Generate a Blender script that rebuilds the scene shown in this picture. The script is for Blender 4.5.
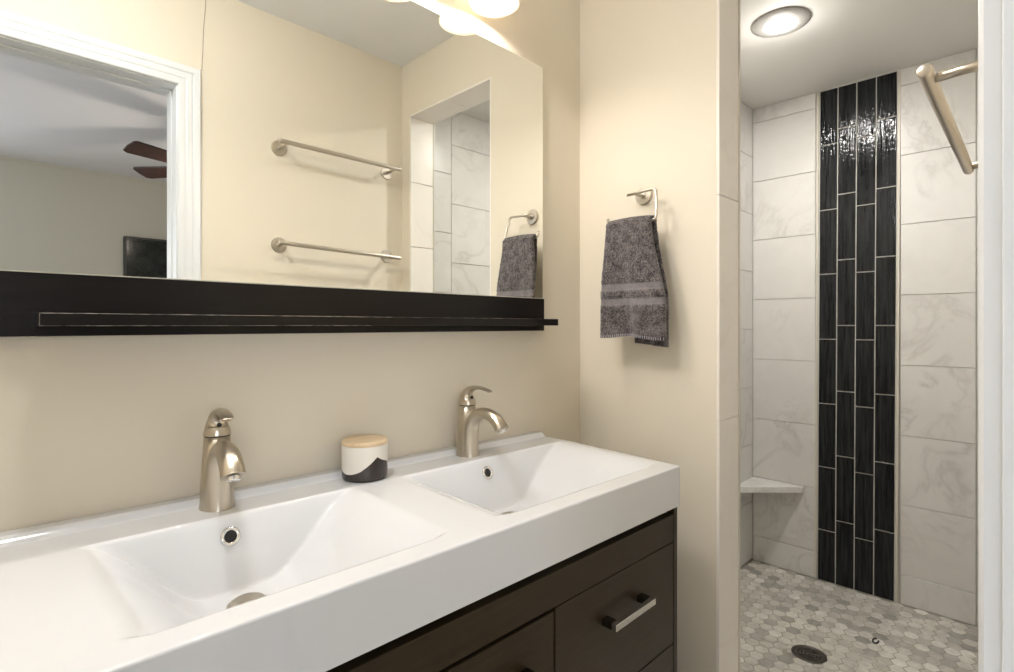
import bpy, bmesh, math, random
from mathutils import Vector, Matrix
S = bpy.context.scene
for o in list(bpy.data.objects): bpy.data.objects.remove(o)
PI = math.pi
EYE = 1.22

# ---------------------------------------------------------------- camera
cd = bpy.data.cameras.new('camera'); cam = bpy.data.objects.new('camera', cd); S.collection.objects.link(cam)
cam.location = (0, 0, EYE)
cam.rotation_euler = (PI/2, 0, -PI/4)
cd.sensor_width = 36; cd.sensor_fit = 'HORIZONTAL'
cd.lens = 537.5/1014*36
cd.shift_y = -11/1014
cd.clip_start = 0.01
S.camera = cam

# ---------------------------------------------------------------- world, exposure, large lights
w = bpy.data.worlds.new('world'); S.world = w; w.use_nodes = True
nt = w.node_tree; bg = nt.nodes['Background']
sky = nt.nodes.new('ShaderNodeTexSky'); sky.sky_type = 'PREETHAM'
sky.sun_direction = (-0.5, -0.3, 0.8)
nt.links.new(sky.outputs[0], bg.inputs[0]); bg.inputs[1].default_value = 0.6
S.view_settings.view_transform = 'Standard'; S.view_settings.look = 'None'
S.view_settings.gamma = 1; S.view_settings.use_curve_mapping = False
S.view_settings.exposure = 0.0

def light(name, kind, loc, power, col=(1,1,1), rot=(0,0,0), size=.1, sy=None, radius=.05, spread=None):
    l = bpy.data.lights.new(name, kind); l.energy = power; l.color = col
    if kind == 'AREA':
        l.size = size; l.shape = 'DISK' if size < .3 else 'SQUARE'
        if sy: l.shape = 'RECTANGLE'; l.size_y = sy
        if spread: l.spread = spread
    elif kind in ('POINT', 'SPOT'): l.shadow_soft_size = radius
    o = bpy.data.objects.new(name, l); S.collection.objects.link(o)
    o.location = loc; o.rotation_euler = rot
    return o
# daylight lamps at two unseen bedroom windows, both added to brighten the scene
light('added_daylight', 'AREA', (-2.93, -1.5, 1.45), 31, (.86,.93,1.0), (0, -PI/2, 0), 1.5, 1.3)
light('added_daylight', 'AREA', (-1.2, -2.95, 1.45), 31, (.90,.95,1.0), (PI/2, 0, 0), 1.5, 1.3)

# made-up bathroom ceiling lamp for fill, and the lit ceiling disc of the shower
ZC_, ZS_ = 2.385, 2.34
light('added_ceiling_fill', 'AREA', (.14, .70, ZC_-.0155), 2.5, (1,.98,.95), (0,0,0), .12)
light('added_ceiling_glow', 'POINT', (.14, .70, 2.25), 11.5, (.97,.98,1), radius=.06)
light('shower_disc_light', 'AREA', (2.12, .69, ZS_-.0155), 8.5, (1,.98,.94), (0,0,0), .10)
light('shower_disc_glow', 'POINT', (2.12, .69, 2.26), 1.5, (1,.98,.94), radius=.05)

# ---------------------------------------------------------------- helpers
def tag(o, label=None, cat=None, group=None, kind=None):
    if label: o['label'] = label
    if cat: o['category'] = cat
    if group: o['group'] = group
    if kind: o['kind'] = kind
    return o
def empty(name, loc, label, cat, group=None, rot=(0,0,0)):
    o = bpy.data.objects.new(name, None); S.collection.objects.link(o)
    o.location = loc; o.rotation_euler = rot; o.empty_display_size = .05
    return tag(o, label, cat, group)
def link(name, bm, mat, parent=None, smooth=False, bevel=0, seg=2, subsurf=0):
    me = bpy.data.meshes.new(name)
    bmesh.ops.recalc_face_normals(bm, faces=bm.faces)
    bm.to_mesh(me); bm.free()
    o = bpy.data.objects.new(name, me); S.collection.objects.link(o)
    if mat is not None:
        for m_ in (mat if isinstance(mat, (list, tuple)) else [mat]): me.materials.append(m_)
    if parent: o.parent = parent
    if smooth:
        for p in me.polygons: p.use_smooth = True
    if bevel:
        b = o.modifiers.new('bevel', 'BEVEL'); b.width = bevel; b.segments = seg; b.limit_method = 'ANGLE'; b.angle_limit = .6
    if subsurf:
        s = o.modifiers.new('sub', 'SUBSURF'); s.levels = subsurf; s.render_levels = subsurf
    return o
def box(bm, x0, x1, y0, y1, z0, z1, mi=0):
    v = [bm.verts.new(p) for p in ((x0,y0,z0),(x1,y0,z0),(x1,y1,z0),(x0,y1,z0),(x0,y0,z1),(x1,y0,z1),(x1,y1,z1),(x0,y1,z1))]
    for f in ((0,3,2,1),(4,5,6,7),(0,1,5,4),(1,2,6,5),(2,3,7,6),(3,0,4,7)):
        bm.faces.new([v[i] for i in f]).material_index = mi
def rings(bm, R, cap0=True, cap1=True, closed=True):
    """R: list of rings (lists of Vector, same length)."""
    V = [[bm.verts.new(p) for p in r] for r in R]; n = len(V[0])
    for a, b in zip(V, V[1:]):
        for i in range(n if closed else n-1):
            j = (i+1) % n
            bm.faces.new((a[i], a[j], b[j], b[i]))
    if cap0: bm.faces.new(V[0][::-1])
    if cap1: bm.faces.new(V[-1])
    return V
def circ(c, r, n=32, axis='Z', ry=None):
    ry = r if ry is None else ry; c = Vector(c); out = []
    for i in range(n):
        a = 2*PI*i/n; p, q = r*math.cos(a), ry*math.sin(a)
        out.append(c + (Vector((p, q, 0)) if axis == 'Z' else Vector((p, 0, q)) if axis == 'Y' else Vector((0, p, q))))
    return out
def lathe(bm, prof, c=(0,0,0), n=48, axis='Z', cap0=True, cap1=True):
    """prof: (radius, height along axis)"""
    R = []
    for r, h in prof:
        d = {'Z': (0,0,h), 'Y': (0,h,0), 'X': (h,0,0)}[axis]
        R.append(circ(Vector(c)+Vector(d), max(r, 1e-5), n, axis))
    return rings(bm, R, cap0, cap1)
def sweep(bm, pts, radii, n=16, up=(1,0,0), flat=None, cap=True):
    """tube along pts; radii = (a along 'side', b along normal) or number per point"""
    P = [Vector(p) for p in pts]; R = []
    up = Vector(up)
    for i, p in enumerate(P):
        t = (P[min(i+1, len(P)-1)] - P[max(i-1, 0)]).normalized()
        s = up - t*up.dot(t)
        if s.length < 1e-4: s = t.orthogonal()
        s.normalize(); nn = t.cross(s)
        r = radii[i] if isinstance(radii, (list, tuple)) else radii
        a, b = r if isinstance(r, (list, tuple)) else (r, r)
        R.append([p + s*a*math.cos(2*PI*k/n) + nn*b*math.sin(2*PI*k/n) for k in range(n)])
    rings(bm, R, cap, cap)
def smoothpath(pts, k=6):
    P = [Vector(p) for p in pts]; out = []
    for i in range(len(P)-1):
        p0, p1, p2, p3 = P[max(i-1,0)], P[i], P[i+1], P[min(i+2, len(P)-1)]
        for j in range(k):
            t = j/k
            out.append(.5*((2*p1)+(p2-p0)*t+(2*p0-5*p1+4*p2-p3)*t*t+(3*p1-p0-3*p2+p3)*t**3))
    out.append(P[-1]); return out
def ss(a, b, x):
    t = max(0, min(1, (x-a)/(b-a))); return t*t*(3-2*t)
def bx(name, x0, x1, y0, y1, z0, z1, mat, parent=None, bevel=0, **k):
    bm = bmesh.new(); box(bm, x0, x1, y0, y1, z0, z1); return link(name, bm, mat, parent, bevel=bevel, **k)
def struct(o): o['kind'] = 'structure'; return o

# ---------------------------------------------------------------- materials
def mat(name, col, rough=.5, metal=0, spec=.5, coat=0):
    m = bpy.data.materials.new(name); m.use_nodes = True
    b = m.node_tree.nodes['Principled BSDF']
    b.inputs['Base Color'].default_value = (*col, 1); b.inputs['Roughness'].default_value = rough
    b.inputs['Metallic'].default_value = metal; b.inputs['Specular IOR Level'].default_value = spec
    b.inputs['Coat Weight'].default_value = coat
    return m, m.node_tree, b
def node(nt, t, **k):
    n = nt.nodes.new(t)
    for a, v in k.items(): setattr(n, a, v)
    return n
def noise(nt, scale, detail=3, vec=None, rough=.5, dist=0):
    n = node(nt, 'ShaderNodeTexNoise'); n.inputs['Scale'].default_value = scale; n.inputs['Detail'].default_value = detail
    n.inputs['Roughness'].default_value = rough; n.inputs['Distortion'].default_value = dist
    if vec: nt.links.new(vec, n.inputs['Vector'])
    return n
def bump(nt, b, h, strength, dist=.01):
    n = node(nt, 'ShaderNodeBump'); n.inputs['Strength'].default_value = strength; n.inputs['Distance'].default_value = dist
    nt.links.new(h, n.inputs['Height']); nt.links.new(n.outputs[0], b.inputs['Normal']); return n
def ramp(nt, fac, stops):
    r = node(nt, 'ShaderNodeValToRGB'); e = r.color_ramp.elements
    while len(e) < len(stops): e.new(.5)
    for k, (p, c) in enumerate(stops): e[k].position = p; e[k].color = (*c, 1)
    nt.links.new(fac, r.inputs[0]); return r
def coords(nt): return node(nt, 'ShaderNodeTexCoord').outputs['Object']

def paint(name, col, rough=.55, b_=.06):
    m, nt, b = mat(name, col, rough, spec=.35)
    n = noise(nt, 180, 3, coords(nt)); bump(nt, b, n.outputs[0], b_, .002)
    return m
M_wall = paint('wall_paint', (.76,.697,.58))
M_ceil = paint('ceiling_paint', (.84,.85,.86), .7, .12)
M_bedwall = paint('bedroom_paint', (.60,.58,.50))
M_trim, nt, b = mat('white_trim', (.76,.775,.79), .35)
n = noise(nt, 60, 2, coords(nt)); bump(nt, b, n.outputs[0], .04, .002)

def marble(name, base, vein, scale=1.0, rough=.28, contrast=1.0):
    m, nt, b = mat(name, base, rough)
    c = coords(nt); g = node(nt, 'ShaderNodeNewGeometry')
    ms = node(nt, 'ShaderNodeMath', operation='MULTIPLY'); ms.inputs[1].default_value = 37.0
    nt.links.new(g.outputs['Random Per Island'], ms.inputs[0])
    cb = node(nt, 'ShaderNodeCombineXYZ')
    for i in range(3): nt.links.new(ms.outputs[0], cb.inputs[i])
    ad = node(nt, 'ShaderNodeVectorMath', operation='ADD')
    nt.links.new(c, ad.inputs[0]); nt.links.new(cb.outputs[0], ad.inputs[1])
    n1 = noise(nt, 3.2*scale, 6, ad.outputs[0], .55, 1.2)
    # veins: narrow band around noise = .5
    sb = node(nt, 'ShaderNodeMath', operation='SUBTRACT'); sb.inputs[1].default_value = .5; nt.links.new(n1.outputs[0], sb.inputs[0])
    ab = node(nt, 'ShaderNodeMath', operation='ABSOLUTE'); nt.links.new(sb.outputs[0], ab.inputs[0])
    v = ramp(nt, ab.outputs[0], [(0, (1,1,1)), (.012, (.55,.55,.55)), (.05, (0,0,0))])
    n2 = noise(nt, 2.2*scale, 3, ad.outputs[0]); k = ramp(nt, n2.outputs[0], [(.42, (0,0,0)), (.68, (1,1,1))])
    mu = node(nt, 'ShaderNodeMath', operation='MULTIPLY'); nt.links.new(v.outputs[0], mu.inputs[0]); nt.links.new(k.outputs[0], mu.inputs[1])
    n3 = noise(nt, 6*scale, 4, ad.outputs[0], .6, .6); k3 = ramp(nt, n3.outputs[0], [(.35, (0,0,0)), (.8, (.45,.45,.45))])
    a2 = node(nt, 'ShaderNodeMath', operation='MULTIPLY_ADD'); a2.inputs[1].default_value = .5*contrast
    nt.links.new(mu.outputs[0], a2.inputs[0]); 
    m3 = node(nt, 'ShaderNodeMath', operation='MULTIPLY'); m3.inputs[1].default_value = .45*contrast; nt.links.new(k3.outputs[0], m3.inputs[0])
    nt.links.new(m3.outputs[0], a2.inputs[2])
    mx = node(nt, 'ShaderNodeMix', data_type='RGBA'); mx.inputs[6].default_value = (*base, 1); mx.inputs[7].default_value = (*vein, 1)
    nt.links.new(a2.outputs[0], mx.inputs[0]); nt.links.new(mx.outputs[2], b.inputs['Base Color'])
    return m
M_marble = marble('marble_tile', (.70,.68,.645), (.40,.375,.34))
M_marble_jamb = marble('marble_jamb', (.88,.835,.77), (.58,.53,.47), contrast=.4)
M_shelf = marble('marble_shelf', (.76,.75,.71), (.42,.41,.39), 3)
M_grout = paint('grout', (.52,.49,.44), .8)
M_trimtile, _, _ = mat('pencil_trim', (.62,.58,.50), .35)

m, nt, b = mat('hex_marble', (.6,.6,.55), .32); M_hex = m
g = node(nt, 'ShaderNodeNewGeometry')
r1 = ramp(nt, g.outputs['Random Per Island'], [(0, (.30,.285,.26)), (.08, (.42,.40,.36)), (.22, (.53,.505,.45)), (.55, (.62,.595,.535)), (.88, (.69,.665,.60)), (1, (.80,.78,.72))])
n = noise(nt, 22, 5, coords(nt), .6, .8); k = ramp(nt, n.outputs[0], [(.3, (.76,.75,.74)), (.62, (1.04,1.04,1.04))])
big = noise(nt, 2.3, 2, coords(nt)); kb = ramp(nt, big.outputs[0], [(.35, (.88,.88,.88)), (.65, (1.06,1.06,1.05))])
mx = node(nt, 'ShaderNodeMix', data_type='RGBA', blend_type='MULTIPLY'); mx.inputs[0].default_value = 1
nt.links.new(r1.outputs[0], mx.inputs[6]); nt.links.new(k.outputs[0], mx.inputs[7])
mx2 = node(nt, 'ShaderNodeMix', data_type='RGBA', blend_type='MULTIPLY'); mx2.inputs[0].default_value = 1
nt.links.new(mx.outputs[2], mx2.inputs[6]); nt.links.new(kb.outputs[0], mx2.inputs[7]); nt.links.new(mx2.outputs[2], b.inputs['Base Color'])
M_hexgrout = paint('floor_grout', (.36,.335,.285), .85)

m, nt, b = mat('black_glass_tile', (.008,.0085,.009), .035, spec=.25); M_black = m
c = coords(nt); mp = node(nt, 'ShaderNodeMapping'); mp.inputs['Scale'].default_value = (1, 1, .05); nt.links.new(c, mp.inputs[0])
g = node(nt, 'ShaderNodeNewGeometry'); cb = node(nt, 'ShaderNodeCombineXYZ'); nt.links.new(g.outputs['Random Per Island'], cb.inputs[2])
nt.links.new(cb.outputs[0], mp.inputs['Location'])
n1 = noise(nt, 120, 2, mp.outputs[0], .5, 0)
mp2 = node(nt, 'ShaderNodeMapping'); mp2.inputs['Scale'].default_value = (1, 1, 1); nt.links.new(c, mp2.inputs[0])
n2 = noise(nt, 105, 0, mp2.outputs[0], .5)
mm = node(nt, 'ShaderNodeMath', operation='MULTIPLY_ADD'); mm.inputs[1].default_value = .30
nt.links.new(n2.outputs[0], mm.inputs[0]); nt.links.new(n1.outputs[0], mm.inputs[2])
bump(nt, b, mm.outputs[0], .55, .004)
rr = ramp(nt, n1.outputs[0], [(.35, (.004,.005,.006)), (.68, (.024,.026,.027))]); nt.links.new(rr.outputs[0], b.inputs['Base Color'])
M_lightgrout, _, _ = mat('light_grout', (.56,.545,.50), .8)

M_mirror, _, _ = mat('mirror_silver', (.93,.945,.92), .0, 1)
M_mirredge, _, _ = mat('mirror_edge', (.45,.55,.5), .1)

def wood(name, c1, c2, rough=.32, scale=(1, 1, 12), coat=.25, spec=.5):
    m, nt, b = mat(name, c1, rough, spec=spec, coat=coat); b.inputs['Coat Roughness'].default_value = .2
    mp = node(nt, 'ShaderNodeMapping'); mp.inputs['Scale'].default_value = scale; nt.links.new(coords(nt), mp.inputs[0])
    n = noise(nt, 9, 5, mp.outputs[0], .6, .5); r = ramp(nt, n.outputs[0], [(.3, c1), (.75, c2)]); nt.links.new(r.outputs[0], b.inputs['Base Color'])
    bump(nt, b, n.outputs[0], .05, .002)
    return m
M_espresso = wood('espresso_wood', (.022,.014,.006), (.040,.027,.013), .36, coat=0, spec=.35)
M_board = wood('espresso_board', (.0045,.0030,.0025), (.009,.006,.005), .30, coat=0, spec=.28)
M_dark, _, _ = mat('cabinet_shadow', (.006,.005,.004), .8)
M_edgehighlight, _, _ = mat('edge_highlight', (.30,.26,.22), .4)  # pale colour standing in for highlights on the ledge edges
m, nt, b = mat('white_ceramic', (.76,.775,.80), .10, spec=.5, coat=.4); M_ceram = m; b.inputs['Coat Roughness'].default_value = .04
m, nt, b = mat('brushed_nickel', (.56,.50,.41), .29, 1); M_nickel = m
m, nt, b = mat('satin_nickel_bar', (.60,.55,.48), .33, 1); M_bar = m
M_chrome, _, _ = mat('chrome', (.80,.79,.77), .12, 1)
M_darkchrome, _, _ = mat('dark_chrome', (.10,.09,.08), .2, 1)
M_hole, _, _ = mat('dark_hole', (.01,.01,.01), .6)

# towel: terry loops
def terry(name, c1, c2, bs=1.0, sc=260):
    m, nt, b = mat(name, c1, .95, spec=.15); b.inputs['Sheen Weight'].default_value = .35; b.inputs['Sheen Roughness'].default_value = .5
    n = noise(nt, sc, 3, coords(nt), .7); n2 = noise(nt, 45, 3, coords(nt), .6)
    md = node(nt, 'ShaderNodeMath', operation='MULTIPLY_ADD'); md.inputs[1].default_value = .6; md.inputs[2].default_value = 0
    nt.links.new(n2.outputs[0], md.inputs[0])
    a = node(nt, 'ShaderNodeMath', operation='ADD'); nt.links.new(n.outputs[0], a.inputs[0]); nt.links.new(md.outputs[0], a.inputs[1])
    r = ramp(nt, a.outputs[0], [(.68, c1), (.95, c2)]); nt.links.new(r.outputs[0], b.inputs['Base Color'])
    bump(nt, b, n.outputs[0], bs, .004)
    return m
M_towel = terry('grey_terry', (.030,.024,.025), (.20,.175,.175))
M_band = terry('woven_band', (.15,.135,.14), (.23,.21,.215), .3, 700)
M_stitch, _, _ = mat('hem_stitch', (.36,.33,.36), .9)

m, nt, b = mat('frosted_glass_shade', (1,.93,.82), .4); M_shade = m
b.inputs['Emission Color'].default_value = (1,.80,.58,1); b.inputs['Emission Strength'].default_value = .35
tr = node(nt, 'ShaderNodeBsdfTranslucent'); tr.inputs[0].default_value = (1,.93,.82,1)
mix = node(nt, 'ShaderNodeMixShader'); mix.inputs[0].default_value = .8
nt.links.new(b.outputs[0], mix.inputs[1]); nt.links.new(tr.outputs[0], mix.inputs[2])
nt.links.new(mix.outputs[0], nt.nodes['Material Output'].inputs['Surface'])
def emit(name, col, s):
    m = bpy.data.materials.new(name); m.use_nodes = True; nt = m.node_tree; nt.nodes.clear()
    e = nt.nodes.new('ShaderNodeEmission'); e.inputs[0].default_value = (*col, 1); e.inputs[1].default_value = s
    o = nt.nodes.new('ShaderNodeOutputMaterial'); nt.links.new(e.outputs[0], o.inputs[0]); return m
M_bulb = emit('lit_bulb', (1,.88,.70), 5)
M_led = emit('lit_diffuser', (1,.97,.92), 150)
M_ledtrim, _, _ = mat('light_trim', (.30,.285,.26), .45)

# ---------------------------------------------------------------- the shell
XB = 1.379; WT = .129          # shower wall face and thickness
YN = 1.05; YC = .02; XD = -.42
ZC = 2.385; ZS = 2.34
XS = 2.88; YSN = 1.073; YSS = -.106
OY0, OY1, OZ = .088, .598, 2.142
JX = .488; JX0 = -.262; JZ = 2.02
struct(bx('floor', XD-.1, XB+WT, -.10, YN+.1, -.05, 0, paint('floor_tile', (.45,.42,.37), .4)))
struct(bx('wall_back', XD-.1, XB+WT, YN, YN+.12, 0, 2.5, M_wall))
struct(bx('wall_left', XD-.1, XD, YC, YN, 0, 2.5, M_wall))
bm = bmesh.new()
box(bm, XB, XB+WT-.008, OY1+.008, YN, 0, ZC)
box(bm, XB, XB+WT-.008, OY0-.008, OY1+.008, OZ+.008, ZC)
box(bm, XB, XB+WT-.008, YC, OY0-.008, 0, ZC)
struct(link('wall_right', bm, M_wall))
bm = bmesh.new()
box(bm, JX+.018, XB+WT-.008, -.10, YC, 0, ZC)
box(bm, XD-.1, JX0-.018, -.10, YC, 0, ZC)
box(bm, JX0-.018, JX+.018, -.10, YC, JZ+.018, ZC)
struct(link('wall_front', bm, [M_wall]))
struct(bx('ceiling', XD-.1, XB+.05, -.13, YN, ZC, ZC+.08, M_ceil))
# hairline crack above the door casing
bm = bmesh.new()
pts = []
random.seed(4)
for i in range(9):
    z = 2.094+i*(ZC-2.094)/8; pts.append((.566+.012*(i/8)+random.uniform(-.0015,.0015), YC+.0002, z))
sweep(bm, pts, .0011, 6)
struct(link('trim_9', bm, mat('plaster_crack', (.32,.27,.20), .9)[0]))

# tiled surfaces: slabs of separate tile blocks in one mesh per wall
def tiles(bm, rects, place, gap=.0022, th=.008):
    for (a0, a1, b0, b1) in rects:
        if a1-a0 < .012 or b1-b0 < .012: continue
        a0 += gap/2; a1 -= gap/2; b0 += gap/2; b1 -= gap/2
        e = .0012
        lo = [place(a0,b0,0), place(a1,b0,0), place(a1,b1,0), place(a0,b1,0)]
        md = [place(a0,b0,th-e), place(a1,b0,th-e), place(a1,b1,th-e), place(a0,b1,th-e)]
        hi = [place(a0+e,b0+e,th), place(a1-e,b0+e,th), place(a1-e,b1-e,th), place(a0+e,b1-e,th)]
        L = [[bm.verts.new(p) for p in r] for r in (lo, md, hi)]
        for r, s in zip(L, L[1:]):
            for i in range(4): bm.faces.new((r[i], r[(i+1)%4], s[(i+1)%4], s[i]))
        bm.faces.new(L[2])
def colrows(cols, z0, z1, base, step=.3055, phase0=0):
    R = []
    for i, (a0, a1) in enumerate(cols):
        ph = base + (step/2 if (i+phase0) % 2 else 0)
        z = ph - step*20
        while z < z1:
            lo, hi = max(z, z0), min(z+step, z1)
            if hi > lo: R.append((a0, a1, lo, hi))
            z += step
    return R
# shower back wall (faces -x)
struct(bx('wall_shower_back', XS+.008, XS+.1, YSS-.03, YSN+.1, 0, 2.45, M_grout))
bm = bmesh.new()
P = lambda a, b_, t: Vector((XS+.008-t, a, b_))
rows = [0, .13, .4345, .7375, 1.0445, 1.3505, 1.658, 1.9605, 2.265, ZS]
cols = [(.779, YSN), (.195, .446)]
R = [(a0, a1, rows[i], rows[i+1]) for (a0, a1) in cols for i in range(len(rows)-1)]
R += colrows([(YSS, .195)], 0, ZS, .4345, .3055, 1)
tiles(bm, R, P)
o = struct(link('wall_shower_tiles', bm, M_marble))
# black glass strip: four columns
bm = bmesh.new()
ys = [.7645, .689, .6135, .538, .4605]
c1 = [.242, .543, .846, 1.1525, 1.462, 1.767, 2.076]; c2 = [.301, .606, .910, 1.218, 1.525, 1.832, 2.14]
P2 = lambda a, b_, t: Vector((XS+.0085-t, a + (1.5-b_)*.005, b_))
R = []
for i in range(4):
    js = [.0] + (c1 if i % 2 == 0 else c2)
    if js[-1]+.3 < ZS: js.append(js[-1]+.306)
    js.append(ZS-.004)
    for a, b_ in zip(js, js[1:]): R.append((ys[i+1], ys[i], a, b_))
tiles(bm, R, P2, gap=.0048, th=.009)
struct(link('wall_shower_strip', bm, M_black))
bm = bmesh.new(); box(bm, XS+.0035, XS+.0085, .452, .774, 0, ZS)
struct(link('wall_shower_strip_grout', bm, M_lightgrout))
bm = bmesh.new()
for y0, y1 in ((.7665, .7785), (.4465, .4585)):
    V = [P2(a, z, t) for z in (0, ZS) for (a, t) in ((y0, 0), (y1, 0), (y1-.002, .011), (y0+.002, .011))]
    vs = [bm.verts.new(p) for p in V]
    for f in ((0,1,5,4),(1,2,6,5),(2,3,7,6),(3,0,4,7),(4,5,6,7),(3,2,1,0)): bm.faces.new([vs[i] for i in f])
struct(link('trim_1', bm, M_trimtile))
# shower north wall (faces -y), south wall (faces +y)
struct(bx('wall_shower_left', XB+WT, XS+.008, YSN+.008, YSN+.1, 0, 2.45, M_grout))
bm = bmesh.new(); cols = []; x = XS
while x > XB+WT: cols.append((max(x-.3055, XB+WT), x)); x -= .3055
tiles(bm, colrows(cols, 0, ZS, .308, .2970), lambda a, b_, t: Vector((a, YSN+.008-t, b_)))
struct(link('wall_shower_left_tiles', bm, M_marble))
struct(bx('wall_shower_right', XB+WT, XS+.008, YSS-.024, YSS-.008, 0, 2.45, M_grout))
bm = bmesh.new(); cols = [(XB+WT, 1.768)]; x = 1.768
while x < XS: cols.append((x, min(x+.3055, XS))); x += .3055
R = []
for i, (a0, a1) in enumerate(cols):
    base = 2.0003 if i % 2 == 0 else 2.156 
    z = base-.3065*7
    while z < ZS:
        R.append((a0, a1, max(0, z), min(ZS, z+.3065))); z += .3065
tiles(bm, R, lambda a, b_, t: Vector((a, YSS-.008+t, b_)))
struct(link('wall_shower_right_tiles', bm, M_marble))
# reveal of the opening and its shower side
bm = bmesh.new()
js = [0, .376, .970, 1.560, OZ]
tiles(bm, [(XB, XB+WT-.004, a, b_) for a, b_ in zip(js, js[1:])], lambda a, b_, t: Vector((a, OY1+.008-t, b_)), gap=.0014)
tiles(bm, [(XB, XB+WT-.004, a, b_) for a, b_ in zip([0,.33,.62,.95,1.262,1.567,1.853], [.33,.62,.95,1.262,1.567,1.853,OZ])], lambda a, b_, t: Vector((a, OY0-.008+t, b_)))
tiles(bm, [(XB, XB+WT-.004, OY0-.008, .34), (XB, XB+WT-.004, .34, OY1+.008)], lambda a, b_, t: Vector((a, b_, OZ+.008-t)))
tiles(bm, [(y0, y1, z, min(z+.3055, ZS)) for y0, y1 in ((YSS,OY0),(OY1,.84),(.84,YSN)) for z in [k*.3055 for k in range(8)]], lambda a, b_, t: Vector((XB+WT-.008+t, a, b_)))
tiles(bm, [(OY0, .34, OZ, ZS), (.34, OY1, OZ, ZS)], lambda a, b_, t: Vector((XB+WT-.008+t, a, b_)))
struct(link('wall_right_reveal_tiles', bm, M_marble_jamb))
bm = bmesh.new()
box(bm, XB+WT-.006, XB+WT+.002, OY1-.003, OY1+.006, 0, OZ); box(bm, XB+WT-.006, XB+WT+.002, OY0-.006, OY0+.003, 0, OZ)
struct(link('trim_2', bm, M_trimtile, bevel=.001))
struct(bx('ceiling_shower', XB+WT-.02, XS+.01, YSS-.024, YSN+.01, ZS, ZS+.06, paint('shower_ceiling_paint', (.70,.68,.64), .6)))
# curb
struct(bx('trim_3', XB-.012, XB+WT+.012, OY0, OY1, 0, .09, M_shelf, bevel=.004))
# shower floor: hexagon mosaic
struct(bx('floor_shower', XB+WT, XS+.01, YSS-.01, YSN+.01, -.05, -.0012, M_hexgrout))
bm = bmesh.new(); random.seed(11)
FL = .049; CR = FL/math.sqrt(3)
DX, DY, DR = 2.20, .617, .058
iy = 0; y = YSS+.01
while y < YSN:
    x = XB+WT + (FL/2 if iy % 2 else 0) + .01
    while x < XS:
        r = CR - .0021
        cx, cy = x, y
        pts = [(cx + r*math.sin(PI/3*k), cy + r*math.cos(PI/3*k)) for k in range(6)]
        d = math.hypot(cx-DX, cy-DY)
        if d > DR+.012:
            pts = [(min(max(px, XB+WT+.001), XS-.001), min(max(py, YSS+.001), YSN-.001)) for px, py in pts]
            def hexr(s, z):
                return [Vector((cx+(px-cx)*s, cy+(py-cy)*s, z)) for px, py in pts]
            tz = random.uniform(-.0003, .0003)
            area = abs(sum(pts[i][0]*pts[(i+1)%6][1]-pts[(i+1)%6][0]*pts[i][1] for i in range(6)))/2
            if area > 1e-4: rings(bm, [hexr(1, -.002), hexr(1, -.0006), hexr(.93, .0006+tz)], False, True)
        x += FL
    iy += 1; y += FL*.8660
struct(link('floor_shower_tiles', bm, M_hex))

# door lining and casing (camera stands in this doorway)
bm = bmesh.new()
box(bm, JX, JX+.018, -.10, YC, 0, JZ); box(bm, JX0-.018, JX0, -.10, YC, 0, JZ); box(bm, JX0-.018, JX+.018, -.10, YC, JZ, JZ+.018)
box(bm, JX-.004, JX, -.062, -.03, 0, JZ-.0); box(bm, JX0, JX0+.004, -.062, -.03, 0, JZ); box(bm, JX0, JX, -.062, -.03, JZ-.004, JZ)
struct(link('door_1', bm, M_trim, bevel=.001))
def casing(name, yf, s):
    # colonial profile: (distance from opening edge, projection)
    prof = [(0, 0), (0, .0095), (.004, .0118), (.018, .0118), (.021, .0100), (.026, .0128), (.038, .0135), (.043, .0118), (.048, .0150), (.056, .0160), (.064, .0160), (.067, .013), (.067, 0)]
    e = .004
    bm = bmesh.new()
    def ring(path): return path
    pathfun = lambda d: [(JX+e+d, 0), (JX+e+d, JZ+e+d), (JX0-e-d, JZ+e+d), (JX0-e-d, 0)]
    cols_ = []
    for d, p in prof:
        cols_.append([bm.verts.new((x_, yf+s*p, z_)) for x_, z_ in pathfun(d)])
    for a, b_ in zip(cols_, cols_[1:]):
        for i in range(3): bm.faces.new((a[i], a[i+1], b_[i+1], b_[i]))
    return struct(link(name, bm, M_trim))
casing('trim_4', YC, 1); casing('trim_5', -.10, -1)

# bedroom behind the camera
BY0, BX0, BX1 = -3.01, -3.0, 3.2
struct(bx('floor_bedroom', BX0-.1, BX1+.1, BY0-.1, -.10, -.05, 0, paint('bedroom_carpet', (.42,.38,.33), .95, .6)))
struct(bx('ceiling_bedroom', BX0-.1, BX1+.1, BY0-.1, -.10, ZC, ZC+.06, paint('bedroom_ceiling_paint', (.80,.79,.82), .8)))
def wallwin(name, axis, c, a0, a1, w0, w1, s):
    bm = bmesh.new(); t = .1*s
    for (p0, p1, z0, z1) in ((a0, w0, 0, ZC), (w1, a1, 0, ZC), (w0, w1, 0, .8), (w0, w1, 2.1, ZC)):
        if axis == 'x': box(bm, min(c, c+t), max(c, c+t), p0, p1, z0, z1)
        else: box(bm, p0, p1, min(c, c+t), max(c, c+t), z0, z1)
    struct(link(name, bm, M_bedwall))
wallwin('wall_bedroom_left', 'x', BX0, BY0, -.13, -2.15, -.85, -1)
wallwin('wall_bedroom_back', 'y', BY0, BX0-.1, BX1+.1, -1.85, -.55, -1)
struct(bx('wall_bedroom_right', BX1, BX1+.1, BY0, -.13, 0, ZC, M_bedwall))
bm = bmesh.new(); box(bm, BX0, XD-.1, -.10, -.07, 0, ZC); box(bm, XB+WT-.008, BX1, -.145, -.131, 0, ZC)
struct(link('wall_bedroom_front', bm, M_bedwall))
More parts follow.
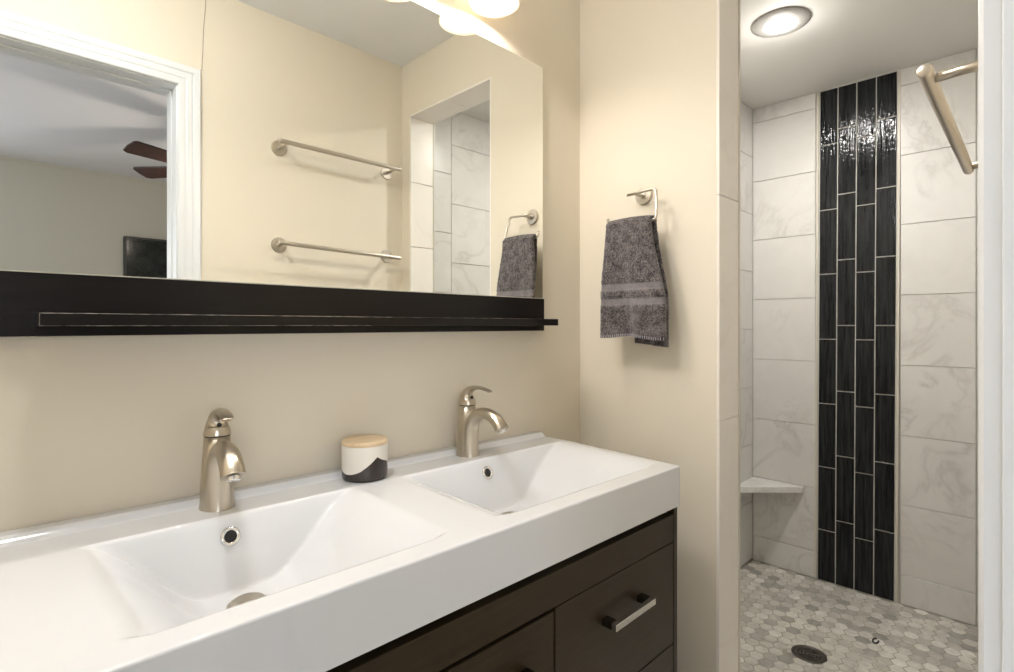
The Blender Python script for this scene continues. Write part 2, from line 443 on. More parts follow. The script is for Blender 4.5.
def window(name, axis, c, a0, a1):
    bm = bmesh.new(); z0, z1 = .8, 2.1; f = .05
    seg = [(a0, a1, z0, z0+f), (a0, a1, z1-f, z1), (a0, a0+f, z0, z1), (a1-f, a1, z0, z1), (a0, a1, 1.43, 1.47)]
    for p0, p1, q0, q1 in seg:
        if axis == 'x': box(bm, c-.07, c-.02, p0, p1, q0, q1)
        else: box(bm, p0, p1, c-.07, c-.02, q0, q1)
    struct(link(name, bm, M_trim))
window('window_added_1', 'x', BX0, -2.15, -.85); window('window_added_2', 'y', BY0, -1.85, -.55)  # unseen windows, added to go with the daylight lamps
# crown line on far bedroom wall
struct(bx('trim_6', BX0, BX1, BY0, BY0+.006, ZC-.022, ZC, M_bedwall))

# ---------------------------------------------------------------- vanity
TILT = .0125
VX0, VX1, VYF = -.035, 1.169, .600
ZV0 = EYE-.3045          # deck height at x = 0
def zt(x): return ZV0 - TILT*x
def shear(o_bm):
    for v in o_bm.verts: v.co.z += -TILT*v.co.x
vroot = empty('vanity_cabinet', ((VX0+VX1)/2, .83, 0), 'dark espresso vanity cabinet under the white double basin, with bar pulls', 'cabinet')
def vpart(name, bm, m_, par=vroot, **k):
    # cabinet parts are written in world coordinates; store relative to the root
    base = Vector((0,0,0)); p = par
    while p is not None: base += Vector(p.location); p = p.parent
    for v in bm.verts: v.co -= base
    return link(name, bm, m_, par, **k)
CB0, CB1, CYF, CYB = VX0+.012, 1.1685, .607, 1.045
HT = .101
ztop = lambda x: zt(x) - HT
bm = bmesh.new()
box(bm, CB1-.016, CB1, CYF-.001, CYB, 0.02, ZV0-HT-.002); shear(bm)
vpart('side_panel', bm, M_espresso, bevel=.0012)
bm = bmesh.new(); box(bm, CB0, CB0+.016, CYF-.001, CYB, 0.02, ZV0-HT-.002); shear(bm)
vpart('side_panel', bm, M_espresso, bevel=.0012)
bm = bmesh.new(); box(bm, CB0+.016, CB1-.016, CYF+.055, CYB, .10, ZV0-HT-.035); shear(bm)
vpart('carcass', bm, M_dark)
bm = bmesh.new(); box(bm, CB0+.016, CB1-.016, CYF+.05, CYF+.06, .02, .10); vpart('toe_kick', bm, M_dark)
RT, RB = .018, .080        # rail top and bottom below the apron
bm = bmesh.new(); box(bm, CB0+.0165, CB1-.0165, CYF, CYF+.05, ZV0-HT-RB, ZV0-HT-RT); shear(bm)
vpart('top_rail', bm, M_espresso, bevel=.0012)
def bar_pull(cx, cz, par):
    bm = bmesh.new(); hw = .073; yb = CYF; yo = CYF-.034
    box(bm, cx-hw, cx+hw, yo, yo+.011, cz-.0065, cz+.0065)
    a = vpart('handle', bm, M_chrome, par, bevel=.0012)
    bm = bmesh.new()
    box(bm, cx-hw, cx-hw+.019, yo+.011, yb, cz-.0065, cz+.0065); vpart('handle_post', bm, M_darkchrome, par, bevel=.0008)
    bm = bmesh.new(); box(bm, cx+hw-.019, cx+hw, yo+.011, yb, cz-.0065, cz+.0065); vpart('handle_post', bm, M_darkchrome, par, bevel=.0008)
    return a
def front(name, x0, x1, ztop_, zbot, hz, yoff=0, label=None):
    bm = bmesh.new(); box(bm, x0, x1, CYF+yoff, CYF+yoff+.019, zbot, ztop_); shear(bm)
    d = vpart(name, bm, M_espresso, bevel=.0016)
    bar_pull((x0+x1)/2, hz, d)
    return d
zr = ZV0-HT-RB
front('drawer', .7275, CB1-.0175, zr-.0018, .50, EYE-.576)
front('drawer', .7275, CB1-.0175, .497, .31, .40)
front('drawer', .7275, CB1-.0175, .307, .11, .21)
front('door', .4385, .7245, zr-.0075, .11, EYE-.574, .001)
front('drawer', CB0+.0175, .4355, zr-.0018, .50, EYE-.576)
front('drawer', CB0+.0175, .4355, .497, .31, .40)
front('drawer', CB0+.0175, .4355, .307, .11, .21)

# basin top (height field)
BXL, BXR = .297, .860
def depth(x, y):
    def A(dx, lo, hi):
        r = lo if dx < 0 else hi; d = abs(dx)
        t = max(0, min(1, (d-.040)/(r-.040)))
        return 1 - t*t*(3-2*t)
    a = max(A(x-BXL, .197, .230), A(x-BXR, .245, .292))
    bottom = .110 + .006*(1 if x > .58 else 0)
    D = bottom*a
    # slight fall toward drain along y
    D -= (.012*a)*min(1, abs(y-.845)/.2)
    back = (.936-y)/.36*1.0
    # k-smooth minimum of three depth limits
    front_ = (y-.640)*2.2
    side = (VX1-.022-x)*1.2
    def smin(p, q, k):
        h = max(0, min(1, .5+.5*(q-p)/k)); return q*(1-h)+p*h - k*h*(1-h)
    d = smin(D, back, .006); d = smin(d, front_, .028); d = smin(d, side, .006)
    return max(0, d) if d > 0 else 0
bm = bmesh.new()
NX = 300
xs = [VX0 + (VX1-VX0)*i/NX for i in range(NX+1)]
ysn = []
y = VYF
ysn = [VYF+.0, VYF+.0005, VYF+.0013, VYF+.0024, VYF+.004]
y = VYF+.008
while y < .99: ysn.append(y); y += .0032
ysn += [1.0+.003*i for i in range(0, 17)]
ysn = [v for v in ysn if v < 1.0485]+[1.0485]
def ztopf(x, y):
    z = -depth(x, y) - .024*max(0, .936-y)
    z += .0105*ss(1.010, 1.026, y)
    rr = .0035
    for dd in (y-VYF, x-VX0, VX1-x):
        if dd < rr: z -= rr - math.sqrt(max(0, rr*rr-(rr-dd)**2))
    return z
xs = sorted(set([VX0+.0005, VX0+.0013, VX0+.0026, VX1-.0005, VX1-.0013, VX1-.0026]+xs))
G = [[bm.verts.new((x, y, ZV0-TILT*x+ztopf(x, y))) for y in ysn] for x in xs]
for i in range(len(xs)-1):
    for j in range(len(ysn)-1):
        bm.faces.new((G[i][j], G[i+1][j], G[i+1][j+1], G[i][j+1]))
bot = lambda v: bm.verts.new((v.co.x, v.co.y, ZV0-TILT*v.co.x-HT))
nx, ny = len(xs)-1, len(ysn)-1
loop = [G[i][0] for i in range(nx+1)] + [G[nx][j] for j in range(1, ny+1)] + [G[i][ny] for i in range(nx-1, -1, -1)] + [G[0][j] for j in range(ny-1, 0, -1)]
lb = [bot(v) for v in loop]
for i in range(len(loop)):
    j = (i+1) % len(loop); bm.faces.new((loop[i], lb[i], lb[j], loop[j]))
cen = Vector(((VX0+VX1)/2, .83, 0))
li = [bm.verts.new((min(max(v.co.x, VX0+.02), VX1-.02), min(max(v.co.y, VYF+.02), 1.03), v.co.z)) for v in lb]
for i in range(len(lb)):
    j = (i+1) % len(lb)
    bm.faces.new((lb[i], li[i], li[j], lb[j]))
sink = empty('double_basin_top', ((VX0+VX1)/2, .83, ZV0-HT), 'glossy white double-basin countertop on the dark vanity cabinet', 'sink')
sk = vpart('basin_slab', bm, M_ceram, sink, smooth=True)
sk.data.polygons.foreach_set('use_smooth', [p.center.z > -.003+HT-.02-TILT*0 and abs(p.normal.z) > .02 for p in sk.data.polygons])
for p in sk.data.polygons:
    p.use_smooth = not (len(p.vertices) > 4 or p.area > 1e-4 and abs(p.normal.z) < .02)
def wchild(name, bm, m_, par, **k): return vpart(name, bm, m_, par, **k)
for bxc, dep in ((BXL, 0), (BXR, 0)):
    # pop-up drain
    dz = zt(bxc)-depth(bxc, .848)-.024*(.936-.848)
    bm = bmesh.new(); lathe(bm, [(.0295, -.001), (.0295, .0015), (.0275, .0028), (.0265, .0022)], (bxc, .848, dz), cap1=False)
    lathe(bm, [(.0258, .001), (.0258, .0042), (.022, .0068), (.012, .0080), (0, .0083)], (bxc, .848, dz), cap1=False)
    wchild('drain', bm, M_nickel, sink, smooth=True)
    # overflow ring on the sloped back wall
    zo = zt(bxc)-.031; yo = .936-.031*.36-.0012
    bm = bmesh.new()
    lathe(bm, [(.0150, 0), (.0150, .0016), (.0125, .0030), (.0098, .0024), (.0092, 0)], (0, 0, 0), 32, 'Y', False, False)
    R_ = Matrix.Rotation(-math.atan(.36), 4, 'X') @ Matrix.Rotation(PI, 4, 'Z')
    for v in bm.verts: v.co = R_ @ v.co + Vector((bxc-.001, yo, zo))
    ovr = wchild('overflow_ring', bm, M_chrome, sink, smooth=True)
    bm = bmesh.new(); lathe(bm, [(.0098, .0006), (.0098, .0012)], (0,0,0), 24, 'Y')
    for v in bm.verts: v.co = R_ @ v.co + Vector((bxc-.001, yo, zo))
    wchild('overflow_hole', bm, M_hole, sink)

# ---------------------------------------------------------------- faucets
def faucet(loc, label):
    f = empty('basin_faucet', loc, label, 'faucet', 'faucets on the double basin')
    bm = bmesh.new()
    prof = [(.0, .0275, .0255), (.003, .0275, .0255), (.010, .0266, .0248), (.03, .0256, .0240), (.06, .0242, .0228), (.09, .0222, .0212), (.121, .0203, .0203)]
    rings(bm, [circ((0, .003, z), a, 40, 'Z', b_) for z, a, b_ in prof])
    link('body', bm, M_nickel, f, smooth=True).data.polygons[-1].use_smooth = False
    bm = bmesh.new(); lathe(bm, [(.0195, .1205), (.0195, .1235)], (0, .003, 0)); link('collar_groove', bm, M_hole, f)
    # spout
    bm = bmesh.new()
    pts = [(0,-.004,.001), (0,-.006,.035), (0,-.011,.068), (0,-.023,.090), (0,-.043,.1050), (0,-.066,.1085), (0,-.090,.102), (0,-.108,.0905), (0,-.118,.078)]
    rad = [(.0235,.0245), (.0220,.0215), (.0205,.0185), (.0190,.0155), (.0180,.0135), (.0176,.0128), (.0176,.0130), (.0178,.0136), (.0184,.0142)]
    P_ = smoothpath(pts, 5); n = len(P_); Rr = []
    for i in range(n):
        t = i/(n-1)*(len(rad)-1); k = min(int(t), len(rad)-2); u = t-k
        Rr.append((rad[k][0]*(1-u)+rad[k+1][0]*u, rad[k][1]*(1-u)+rad[k+1][1]*u))
    sweep(bm, P_, Rr, 28)
    o = link('spout', bm, M_nickel, f, smooth=True); o.modifiers.new('e', 'EDGE_SPLIT').split_angle = 1.0
    bm = bmesh.new(); lathe(bm, [(.0105, 0), (.0105, -.006), (.009, -.007)], (0,0,0), 28)
    R_ = Matrix.Rotation(-.45, 4, 'X')
    for v in bm.verts: v.co = R_ @ v.co + Vector((0, -.1165, .0775))
    o = link('aerator', bm, M_chrome, f, smooth=True); o.modifiers.new('e', 'EDGE_SPLIT').split_angle = .8
    # handle cap and lever
    bm = bmesh.new()
    pts = [(0,.003,.1235), (0,.003,.1305), (0,.004,.138), (0,.003,.146), (0,-.001,.1535), (0,-.009,.160), (0,-.022,.1648), (0,-.037,.1668), (0,-.053,.1658), (0,-.070,.1625), (0,-.080,.1595)]
    rad = [(.0218,.0218), (.0205,.0205), (.0182,.0180), (.0158,.0150), (.0138,.0118), (.0122,.0085), (.0112,.0058), (.0105,.0042), (.0105,.0032), (.0102,.0026), (.0075,.0018)]
    P_ = smoothpath(pts, 4); n = len(P_); Rr = []
    for i in range(n):
        t = i/(n-1)*(len(rad)-1); k = min(int(t), len(rad)-2); u = t-k
        Rr.append((rad[k][0]*(1-u)+rad[k+1][0]*u, rad[k][1]*(1-u)+rad[k+1][1]*u))
    sweep(bm, P_, Rr, 28)
    lv = link('lever_handle', bm, M_nickel, f, smooth=True)
    bm = bmesh.new(); lathe(bm, [(.0035, 0), (.0035, .002), (.002, .0028)], (0, -.0135, .1415), 16, 'Y')
    for v in bm.verts: v.co.y = -.0135-(v.co.y+.0135)
    link('set_screw', bm, M_hole, lv)
    return f
fl = faucet((BXL, .990, zt(BXL)-.0005), 'left brushed nickel faucet, seen nearly head on, behind the larger nearer basin')
fl.rotation_euler.z = -.11
faucet((BXR-.004, .990, zt(BXR)-.0005), 'right brushed nickel faucet with curved lever, behind the farther basin by the wall corner')

# ---------------------------------------------------------------- candle jar
JXc, JYc = .573, .985
jar = empty('candle_jar', (JXc, JYc, zt(JXc)-.0003), 'round white and black-dipped jar with a light wooden lid between the faucets', 'jar')
m, nt, b = mat('jar_glaze', (.82,.79,.72), .45)
c = coords(nt); sp = node(nt, 'ShaderNodeSeparateXYZ'); nt.links.new(c, sp.inputs[0])
# angle around the jar as seen from the camera side
at = node(nt, 'ShaderNodeMath', operation='ARCTAN2')
nt.links.new(sp.outputs['X'], at.inputs[0])
ng = node(nt, 'ShaderNodeMath', operation='MULTIPLY'); ng.inputs[1].default_value = -1; nt.links.new(sp.outputs['Y'], ng.inputs[0]); nt.links.new(ng.outputs[0], at.inputs[1])
# profile height: curve via float curve, angle -pi..pi mapped to 0..1
mr = node(nt, 'ShaderNodeMapRange'); mr.inputs['From Min'].default_value = -PI; mr.inputs['From Max'].default_value = PI; nt.links.new(at.outputs[0], mr.inputs[0])
fc = node(nt, 'ShaderNodeFloatCurve'); cu = fc.mapping.curves[0]
def jang(px):    # px: -1..1 across the visible disc -> map-range coordinate
    a = math.asin(max(-.999, min(.999, px))) + math.atan2(-JXc, JYc)*1.0
    return (a+PI)/(2*PI)
pts_ = [(0, .26), (jang(-.98)-.04, .30), (jang(-.96), .27), (jang(-.72), .225), (jang(-.35), .28), (jang(0), .41), (jang(.28), .55), (jang(.52), .70), (jang(.76), .585), (jang(.95), .50), (jang(.98)+.06, .40), (1, .26)]
cu.points[0].location = pts_[0]; cu.points[1].location = pts_[-1]
for p in pts_[1:-1]: cu.points.new(*p)
for p in cu.points: p.handle_type = 'VECTOR' if abs(p.location[1]-.70) < .002 else 'AUTO'
fc.mapping.update(); nt.links.new(mr.outputs[0], fc.inputs['Value'])
JH = .070
zz = node(nt, 'ShaderNodeMath', operation='MULTIPLY'); zz.inputs[1].default_value = JH; nt.links.new(fc.outputs[0], zz.inputs[0])
lt = node(nt, 'ShaderNodeMath', operation='LESS_THAN'); nt.links.new(sp.outputs['Z'], lt.inputs[0]); nt.links.new(zz.outputs[0], lt.inputs[1])
mx = node(nt, 'ShaderNodeMix', data_type='RGBA'); mx.inputs[6].default_value = (.80,.76,.70,1); mx.inputs[7].default_value = (.030,.022,.020,1)
nt.links.new(lt.outputs[0], mx.inputs[0]); nt.links.new(mx.outputs[2], b.inputs['Base Color'])
rr = node(nt, 'ShaderNodeMapRange'); rr.inputs['To Min'].default_value = .5; rr.inputs['To Max'].default_value = .15; nt.links.new(lt.outputs[0], rr.inputs[0]); nt.links.new(rr.outputs[0], b.inputs['Roughness'])
bm = bmesh.new(); lathe(bm, [(.040, 0), (.0435, .0015), (.0455, .005), (.0457, .012), (.0457, JH-.002), (.0450, JH)], n=64)
link('jar_body', bm, m, jar, smooth=True)
M_lid = wood('lid_wood', (.66,.49,.30), (.80,.63,.42), .5, (1, 10, 1), 0)
bm = bmesh.new(); lathe(bm, [(.0450, JH), (.0457, JH+.001), (.0457, JH+.0068), (.0448, JH+.0085), (.042, JH+.0088)], n=64)
o = link('lid', bm, M_lid, jar, smooth=True); o.modifiers.new('e', 'EDGE_SPLIT').split_angle = .9

# ---------------------------------------------------------------- mirror with board and ledge
MX0, MX1, MY = -.06, 1.1825, 1.035
mroot = empty('wall_mirror', ((MX0+MX1)/2, YN, EYE-.0165), 'large frameless wall mirror over the basins with dark board and ledge along its bottom', 'mirror')
bm = bmesh.new(); box(bm, MX0, MX1, MY, YN-.001, EYE+.0767, EYE+.7505)
g_ = vpart('mirror_glass', bm, [M_mirror, M_mirredge], mroot)
for p in g_.data.polygons:
    if abs(p.normal.y) < .5: p.material_index = 1
bm = bmesh.new(); box(bm, MX0, MX1, MY-.006, YN-.001, EYE-.0165, EYE+.0758)
vpart('lower_board', bm, M_board, mroot, bevel=.001)
bm = bmesh.new(); box(bm, MX0+.02, MX1, MY-.0065, MY-.0005, EYE+.0758, EYE+.0775)
vpart('mirror_bead', bm, mat('mirror_bead', (.55,.52,.44), .3)[0], mroot)
LX0, LX1, LY = .066, 1.153, .952
bm = bmesh.new(); box(bm, LX0, LX1, LY, MY-.006, EYE-.0015, EYE+.0165)
lg = vpart('ledge', bm, M_board, mroot, bevel=.0008)
# edge highlights put in as thin pale strips along the ledge
bm = bmesh.new(); random.seed(8)
def highlight_line(x0, x1, z, r):
    n = 60; pts = [(x0+(x1-x0)*i/n, LY+.0003, z) for i in range(n+1)]
    sweep(bm, pts, [r*random.uniform(.4, 1.2) for _ in pts], 6)
highlight_line(LX0+.0005, LX0+.55, EYE+.0160, .00042); highlight_line(LX0+.0005, LX0+.5, EYE-.0010, .00042); highlight_line(LX0+.55, LX1-.02, EYE+.0160, .00025)
sweep(bm, [(LX0+.0004, LY+.0003, EYE-.001+k*.0021) for k in range(9)], [.0004*random.uniform(.5,1.2) for _ in range(9)], 6)
for px, r in ((.0685, .0011), (.118, .0013), (.30, .0008)):
    lathe(bm, [(r*.2, -r*.4), (r, 0), (r*.2, r*.4)], (px, LY+.0002, EYE-.0008), 10)
vpart('edge_highlight', bm, M_edgehighlight, lg)

# ---------------------------------------------------------------- vanity light
LXs = [.929, .713, .497, .281]; LYc = .975; RZ = EYE+.805
fx = empty('vanity_light_fixture', (.605, YN, RZ+.17), 'vanity light with frosted glass bell shades above the mirror', 'light fixture')
def off(o_): return o_
bm = bmesh.new(); box(bm, .18, 1.03, 1.03, YN-.001, RZ+.135, RZ+.205); vpart('back_plate', bm, M_nickel, fx, bevel=.006)
for i, lx in enumerate(LXs):
    bm = bmesh.new()
    sweep(bm, smoothpath([(lx, 1.035, RZ+.17), (lx, 1.0, RZ+.175), (lx, .980, RZ+.168), (lx, LYc, RZ+.145)], 4), .007, 12)
    arm = vpart('arm', bm, M_nickel, fx, smooth=True)
    bm = bmesh.new(); lathe(bm, [(.012, .150), (.022, .145), (.024, .105), (.021, .100)], (lx, LYc, RZ), 32); vpart('socket', bm, M_nickel, arm, smooth=True)
    bm = bmesh.new()
    prof = [(.022, .112), (.030, .108), (.040, .092), (.048, .066), (.054, .036), (.060, .012), (.0640, .0)]
    lathe(bm, prof + [(r-.0028, h) for r, h in prof[::-1]], (lx, LYc, RZ), 48, cap0=False, cap1=False)
    vpart('lamp_shade', bm, M_shade, arm, smooth=True)
    bm = bmesh.new(); lathe(bm, [(.010, .102), (.013, .096), (.0210, .080), (.0245, .065), (.0210, .050), (.012, .0415), (0, .040)], (lx, LYc, RZ), 24, cap1=False)
    vpart('bulb', bm, M_bulb, arm, smooth=True)
    light('lamp_glow', 'POINT', (lx, LYc, RZ+.028), 4.8, (1,.92,.84), radius=.022)

# ---------------------------------------------------------------- towel rails on the wall beside the doorway
def rail(z, label, droop=0, fz=-.003):
    yb = .100; r = empty('towel_rail', (1.06, YC, z), label, 'towel rail', 'towel rails on the wall beside the doorway')
    bm = bmesh.new(); lathe(bm, [(.0066, 0), (.0080, .0012), (.0082, .004), (.0082, .519), (.0080, .5218), (.0075, .523)], (.795, yb, z), 32, 'X')
    for v in bm.verts: v.co.z += droop*(.45-(v.co.x-.795)/.523)
    o = vpart('rail_bar', bm, M_bar, r, smooth=True); o.modifiers.new('e', 'EDGE_SPLIT').split_angle = .8
    for x in (.828, 1.299):
        bm = bmesh.new(); lathe(bm, [(.0058, 0), (.0058, -(yb-YC))], (x, yb, z), 20, 'Y')
        for v in bm.verts: v.co.z += (fz if v.co.y < .05 else droop*(.45-(x-.795)/.523))
        p = vpart('post', bm, M_bar, r, smooth=True)
        bm = bmesh.new(); lathe(bm, [(.0290, .0005), (.0290, .0045), (.0275, .0062), (.0090, .0066), (.0080, .0095), (.0068, .010)], (x, YC, z+fz), 40, 'Y')
        f_ = vpart('flange', bm, M_bar, r, smooth=True); f_.modifiers.new('e', 'EDGE_SPLIT').split_angle = .5
    return r
rail(EYE+.295, 'lower towel rail, also showing directly at top right against the shower tiles', .0115, .008)
rail(EYE+.672, 'upper towel rail, seen only in the mirror')

# ---------------------------------------------------------------- towel ring and towel
tr_ = empty('towel_ring', (XB, .818, EYE+.376), 'open square brushed nickel towel ring on the wall beside the shower opening', 'towel ring')
bm = bmesh.new(); lathe(bm, [(.0265, -.0005), (.0265, -.005), (.0248, -.0075), (.0110, -.0082), (.0085, -.011), (.007, -.0115)], (XB, .818, EYE+.374), 36, 'X')
vpart('flange', bm, M_bar, tr_, smooth=True).modifiers.new('e', 'EDGE_SPLIT').split_angle = .5
RXp = 1.330
bm = bmesh.new(); lathe(bm, [(.0055, 0), (.0055, RXp-XB)], (XB-.0, .818, EYE+.372), 20, 'X'); vpart('post', bm, M_bar, tr_, smooth=True)
zt_, zb_ = EYE+.3725, EYE+.286
pts = [(RXp, .843, zt_-.002), (RXp, .80, zt_), (RXp, .764, zt_+.002), (RXp, .757, zt_+.0005), (RXp, .7525, zt_-.006), (RXp, .7515, zt_-.03), (RXp, .7525, zb_+.010), (RXp, .755, zb_+.003), (RXp, .762, zb_), (RXp, .80, zb_), (RXp, .86, zb_), (RXp, .898, zb_), (RXp, .905, zb_+.003), (RXp, .9075, zb_+.009), (RXp, .908, zb_+.022)]
pts = [(x_-.0175*(zt_-z_)/(zt_-zb_), y_-.010*(zt_-z_)/(zt_-zb_), z_) for x_, y_, z_ in pts]
bm = bmesh.new(); sweep(bm, pts, .0042, 14, up=(1,0,0)); vpart('ring_bar', bm, M_bar, tr_, smooth=True)

RXp = 1.3126
ht = empty('hand_towel', (RXp, .83, zb_), 'dark grey terry hand towel with two woven bands hanging from the towel ring', 'towel')
random.seed(3)
def towel_panel(front):
    """closed folded slab hanging from the bar; returns bmesh with band faces as material 1, hem 2"""
    bm = bmesh.new()
    ztp = zb_+.0115
    zbt = EYE-.033 if front else EYE-.060
    NZ, NY = 120, 64
    grid = []
    for i in range(NZ+1):
        t = i/NZ; z = ztp + (zbt-ztp)*t
        if front:
            ya = .7520 - .040*ss(.0, .8, t) - .006*t; yb2 = .8930 + .012*ss(0, .5, t) - .002*t
        else:
            ya = .7480 - .034*ss(.0, .7, t); yb2 = .886 - .075*ss(.2, 1, t)
        row = []
        for j in range(NY+1):
            s = j/NY; y_ = ya+(yb2-ya)*s
            amp = .0065*ss(.05, .9, t)
            wv = math.sin(s*9.5+1.2+.8*t)*amp + math.sin(s*21+3*t)*amp*.35 + .0012*math.sin(t*13+s*3)
            th = .0165 if front else .010
            edge = min(s, 1-s); th *= math.sqrt(min(1, edge/.045+.12)); 
            pull = 0
            for zc in (1.3265, 1.2845):
                d = abs(z-zc)
                if d < .0115: pull = .0022*(1-ss(.0085, .0115, d))
            xm = (RXp-.0130 if front else RXp+.0105) + wv*(1 if front else .6) - (.007*ss(.1, 1, t) if front else 0)
            # close over the bar at the top
            top = ss(.035, 0, t)
            xm = xm*(1-top) + (RXp-.003 if front else RXp+.003)*top
            drop = (.004*math.sin(s*7+1)+.004*(1-s))*ss(.7, 1, t) if front else (-.010*s*ss(.7,1,t))
            jit = random.uniform(-.0011, .0011) if not pull else 0
            row.append((xm, y_+random.uniform(-.0003,.0003), z-drop+.003*math.sin(s*PI)*top, th/2-pull+jit))
        grid.append(row)
    F = [[bm.verts.new((x-h, y_, z)) for x, y_, z, h in r] for r in grid]
    B = [[bm.verts.new((x+h, y_, z)) for x, y_, z, h in r] for r in grid]
    def mi(i):
        z = (grid[i][0][2]+grid[i+1][0][2])/2 if False else (ztp+(zbt-ztp)*(i+.5)/NZ)
        if abs(z-1.3265) < .0100 or abs(z-1.2845) < .0100: return 1
        return 0
    for i in range(NZ):
        for j in range(NY):
            f = bm.faces.new((F[i][j], F[i+1][j], F[i+1][j+1], F[i][j+1])); f.material_index = mi(i)
            bm.faces.new((B[i][j], B[i][j+1], B[i+1][j+1], B[i+1][j])).material_index = mi(i)
        for j in (0, NY):
            bm.faces.new((F[i][j], B[i][j], B[i+1][j], F[i+1][j])).material_index = mi(i)
    for j in range(NY):
        bm.faces.new((F[0][j], F[0][j+1], B[0][j+1], B[0][j])); bm.faces.new((F[NZ][j], B[NZ][j], B[NZ][j+1], F[NZ][j+1]))
    return bm, grid
bm, grid = towel_panel(True); vpart('front_layer', bm, [M_towel, M_band], ht, smooth=True)
bm = bmesh.new()
last = grid[-2]
for j in range(1, 63, 2):
    x, y_, z, h = last[j]
    box(bm, x-h-.0016, x-h+.001, y_-.0009, y_+.0009, z-.0035, z+.0045)
vpart('hem_stitching', bm, M_stitch, ht)
bm, _ = towel_panel(False); vpart('back_layer', bm, [M_towel, M_band], ht, smooth=True)

# ---------------------------------------------------------------- shower: light, shelf, drain
LX_, LY_ = 2.120, .690
sl = empty('recessed_shower_light', (LX_, LY_, ZS), 'round lit ceiling light above the shower floor', 'ceiling light')
bm = bmesh.new(); lathe(bm, [(.099, 0), (.100, -.003), (.096, -.007), (.080, -.012), (.062, -.0145), (.056, -.0135), (.056, -.004)], (LX_, LY_, ZS), 64, cap0=False, cap1=False)
vpart('trim_ring', bm, M_ledtrim, sl, smooth=True)
bm = bmesh.new(); lathe(bm, [(.0565, -.0095), (.055, -.0115), (.045, -.0135), (0, -.014)], (LX_, LY_, ZS), 48, cap0=False, cap1=False)
vpart('diffuser', bm, M_led, sl, smooth=True)

bl = empty('added_ceiling_light', (.14, .70, ZC), 'round ceiling light added as fill above the left end of the vanity, out of view', 'ceiling light')  # added lamp body, there only to brighten the bathroom
bm = bmesh.new(); lathe(bm, [(.099, 0), (.100, -.003), (.096, -.007), (.080, -.012), (.062, -.0145), (.056, -.0135), (.056, -.004)], (.14, .70, ZC), 64, cap0=False, cap1=False)
vpart('trim_ring', bm, M_trim, bl, smooth=True)
bm = bmesh.new(); lathe(bm, [(.0565, -.0095), (.055, -.0115), (.045, -.0135), (0, -.014)], (.14, .70, ZC), 48, cap0=False, cap1=False)
vpart('diffuser', bm, emit('added_light_diffuser', (1,.95,.87), 8), bl, smooth=True)

bm = bmesh.new(); zs = .432; c0 = (XS-.0, YSN-.0)
tri = [(XS, YSN), (XS, .832), (XS-.012, .828), (XS-.245, YSN-.012), (XS-.245, YSN)]
tri = [(XS-.0005, YSN-.0005), (XS-.0005, .832), (XS-.010, .832), (XS-.243, YSN-.010), (XS-.243, YSN-.0005)]
lo = [bm.verts.new((x, y_, zs-.030)) for x, y_ in tri]; hi = [bm.verts.new((x, y_, zs)) for x, y_ in tri]
bm.faces.new(hi); bm.faces.new(lo[::-1])
for i in range(5): bm.faces.new((lo[i], lo[(i+1)%5], hi[(i+1)%5], hi[i]))
o = link('corner_shelf', bm, M_shelf, bevel=.003); tag(o, 'triangular pale marble shelf in the back left corner of the shower', 'shelf')

dr = empty('shower_drain', (DX, DY, 0), 'round dark metal drain in the hexagon-tiled shower floor', 'drain')
M_drain, _, _ = mat('drain_metal', (.16,.145,.125), .35, 1)
bm = bmesh.new(); lathe(bm, [(DR, -.001), (DR, .0012), (DR-.004, .0026), (DR-.012, .0020), (DR-.014, .0)], (0,0,0), 48, cap1=False)
link('drain_rim', bm, M_drain, dr, smooth=True)
bm = bmesh.new()
for r in (.009, .020, .031, .041):
    lathe(bm, [(r-.0035, .0002), (r-.003, .0018), (r+.003, .0018), (r+.0035, .0002)], (0,0,0), 40, cap0=False, cap1=False)
for k in range(6):
    a = k*PI/3; b2 = bmesh.new()
    dx_, dy_ = math.cos(a), math.sin(a)
    sweep(bm, [(dx_*.004, dy_*.004, .001), (dx_*.045, dy_*.045, .001)], .0018, 6, up=(0,0,1))
    b2.free()
link('drain_grate', bm, M_drain, dr)
bm = bmesh.new(); lathe(bm, [(DR-.011, -.0009), (DR-.011, -.0005)], (0,0,0), 40); link('drain_well', bm, M_hole, dr)
# ring of small cut mosaic pieces set in grout around the drain
bm = bmesh.new(); random.seed(6)
for k in range(14):
    a0 = 2*PI*k/14+.03; a1 = 2*PI*(k+1)/14-.03; rr_ = DR+random.uniform(.016, .022)
    q = []
    for r, a in ((DR+.003, a0), (DR+.003, a1), (rr_, a1), (rr_, a0)): q.append((DX+r*math.cos(a), DY+r*math.sin(a)))
    rings(bm, [[Vector((x, y_, -.001)) for x, y_ in q], [Vector((x, y_, .0004)) for x, y_ in q]], False, True)
struct(link('floor_shower_cut_tiles', bm, M_hex))
bm = bmesh.new()
sweep(bm, [(-.002+.019*math.cos(a), .009*math.sin(a), .0030+.0006*math.sin(3*a)) for a in [k*2*PI/20 for k in range(17)]], .0032, 8, up=(0,0,1))
o = link('loose_ring', bm, M_hole); o.location = (2.47, .46, .0006); tag(o, 'tiny dark curled fleck lying on the hexagon shower floor beyond the drain', 'debris')

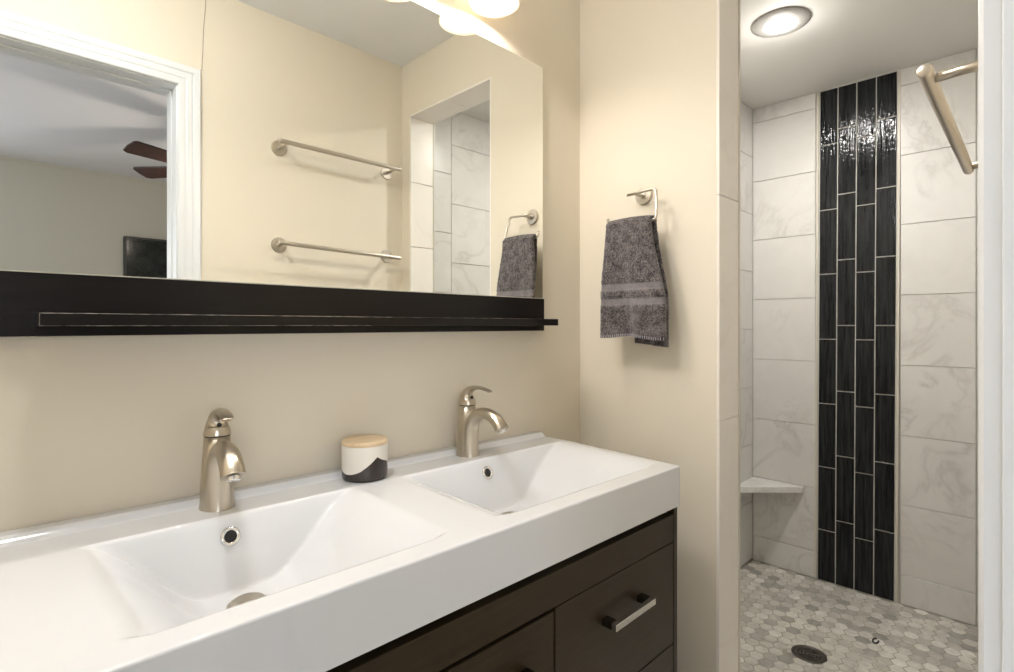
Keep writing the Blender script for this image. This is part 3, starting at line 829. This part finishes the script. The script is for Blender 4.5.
# ---------------------------------------------------------------- bedroom things seen in the mirror
tv = empty('television', (1.40, BY0, 1.55), 'dark flat screen on the far bedroom wall, reflected in the mirror beside the door casing', 'television')
bm = bmesh.new(); box(bm, .846, 1.96, BY0+.001, BY0+.045, 1.26, EYE+.690)
vpart('television_frame', bm, mat('tv_frame', (.03,.03,.03), .4)[0], tv, bevel=.004)
bm = bmesh.new(); box(bm, .862, 1.944, BY0+.045, BY0+.047, 1.276, EYE+.674)
m, nt, b = mat('tv_screen', (.012,.016,.016), .12); n = noise(nt, 14, 4, coords(nt)); r = ramp(nt, n.outputs[0], [(.4, (.008,.012,.012)), (.8, (.03,.036,.034))]); nt.links.new(r.outputs[0], b.inputs['Base Color'])
vpart('television_screen', bm, m, tv)

FX, FYv, FH, FR, FT = 1.0367, 3.5259, .9279, .4876, 3.48986
FYw = 2*MY-FYv
fan = empty('ceiling_fan', (FX, FYw, ZC), 'dark bladed bedroom ceiling fan, reflected in the mirror through the doorway', 'fan')
zf = EYE+FH
bm = bmesh.new(); lathe(bm, [(.06, ZC-.001), (.055, ZC-.03), (.014, ZC-.045), (.014, zf+.06), (.08, zf+.055), (.095, zf+.03), (.095, zf-.01), (.06, zf-.03)], (FX, FYw, 0), 32)
vpart('motor', bm, mat('fan_bronze', (.05,.035,.03), .35, 1)[0], fan, smooth=True)
bm = bmesh.new(); lathe(bm, [(.055, -.03), (.07, -.05), (.055, -.09), (.02, -.105), (0, -.106)], (FX, FYw, zf), 32, cap1=False)
vpart('light_bowl', bm, M_shade, fan, smooth=True)
M_blade = wood('blade_wood', (.035,.014,.012), (.06,.025,.02), .4, (3, 3, 1))
for k in range(5):
    # angle in mirrored space theta-72k -> real world flips y
    a = -(FT - 2*PI/5*k)
    bm = bmesh.new(); out = []
    pr = [(.12, -.035), (.20, -.052), (.40, -.062), (FR-.015, -.064), (FR, -.052), (FR+.004, .0), (FR-.004, .045), (FR-.03, .058), (.20, .048), (.12, .035)]
    for z_ in (-.004, .004): out.append([Vector((r, t+0, z_-t*.27)) for r, t in pr])
    rings(bm, out)
    R_ = Matrix.Translation((FX, FYw, zf)) @ Matrix.Rotation(a, 4, 'Z')
    for v in bm.verts: v.co = R_ @ v.co
    vpart('blade', bm, M_blade, fan, bevel=.001)
light('fan_lamp', 'POINT', (FX, FYw, zf-.14), 9, (1,.86,.74), radius=.03)
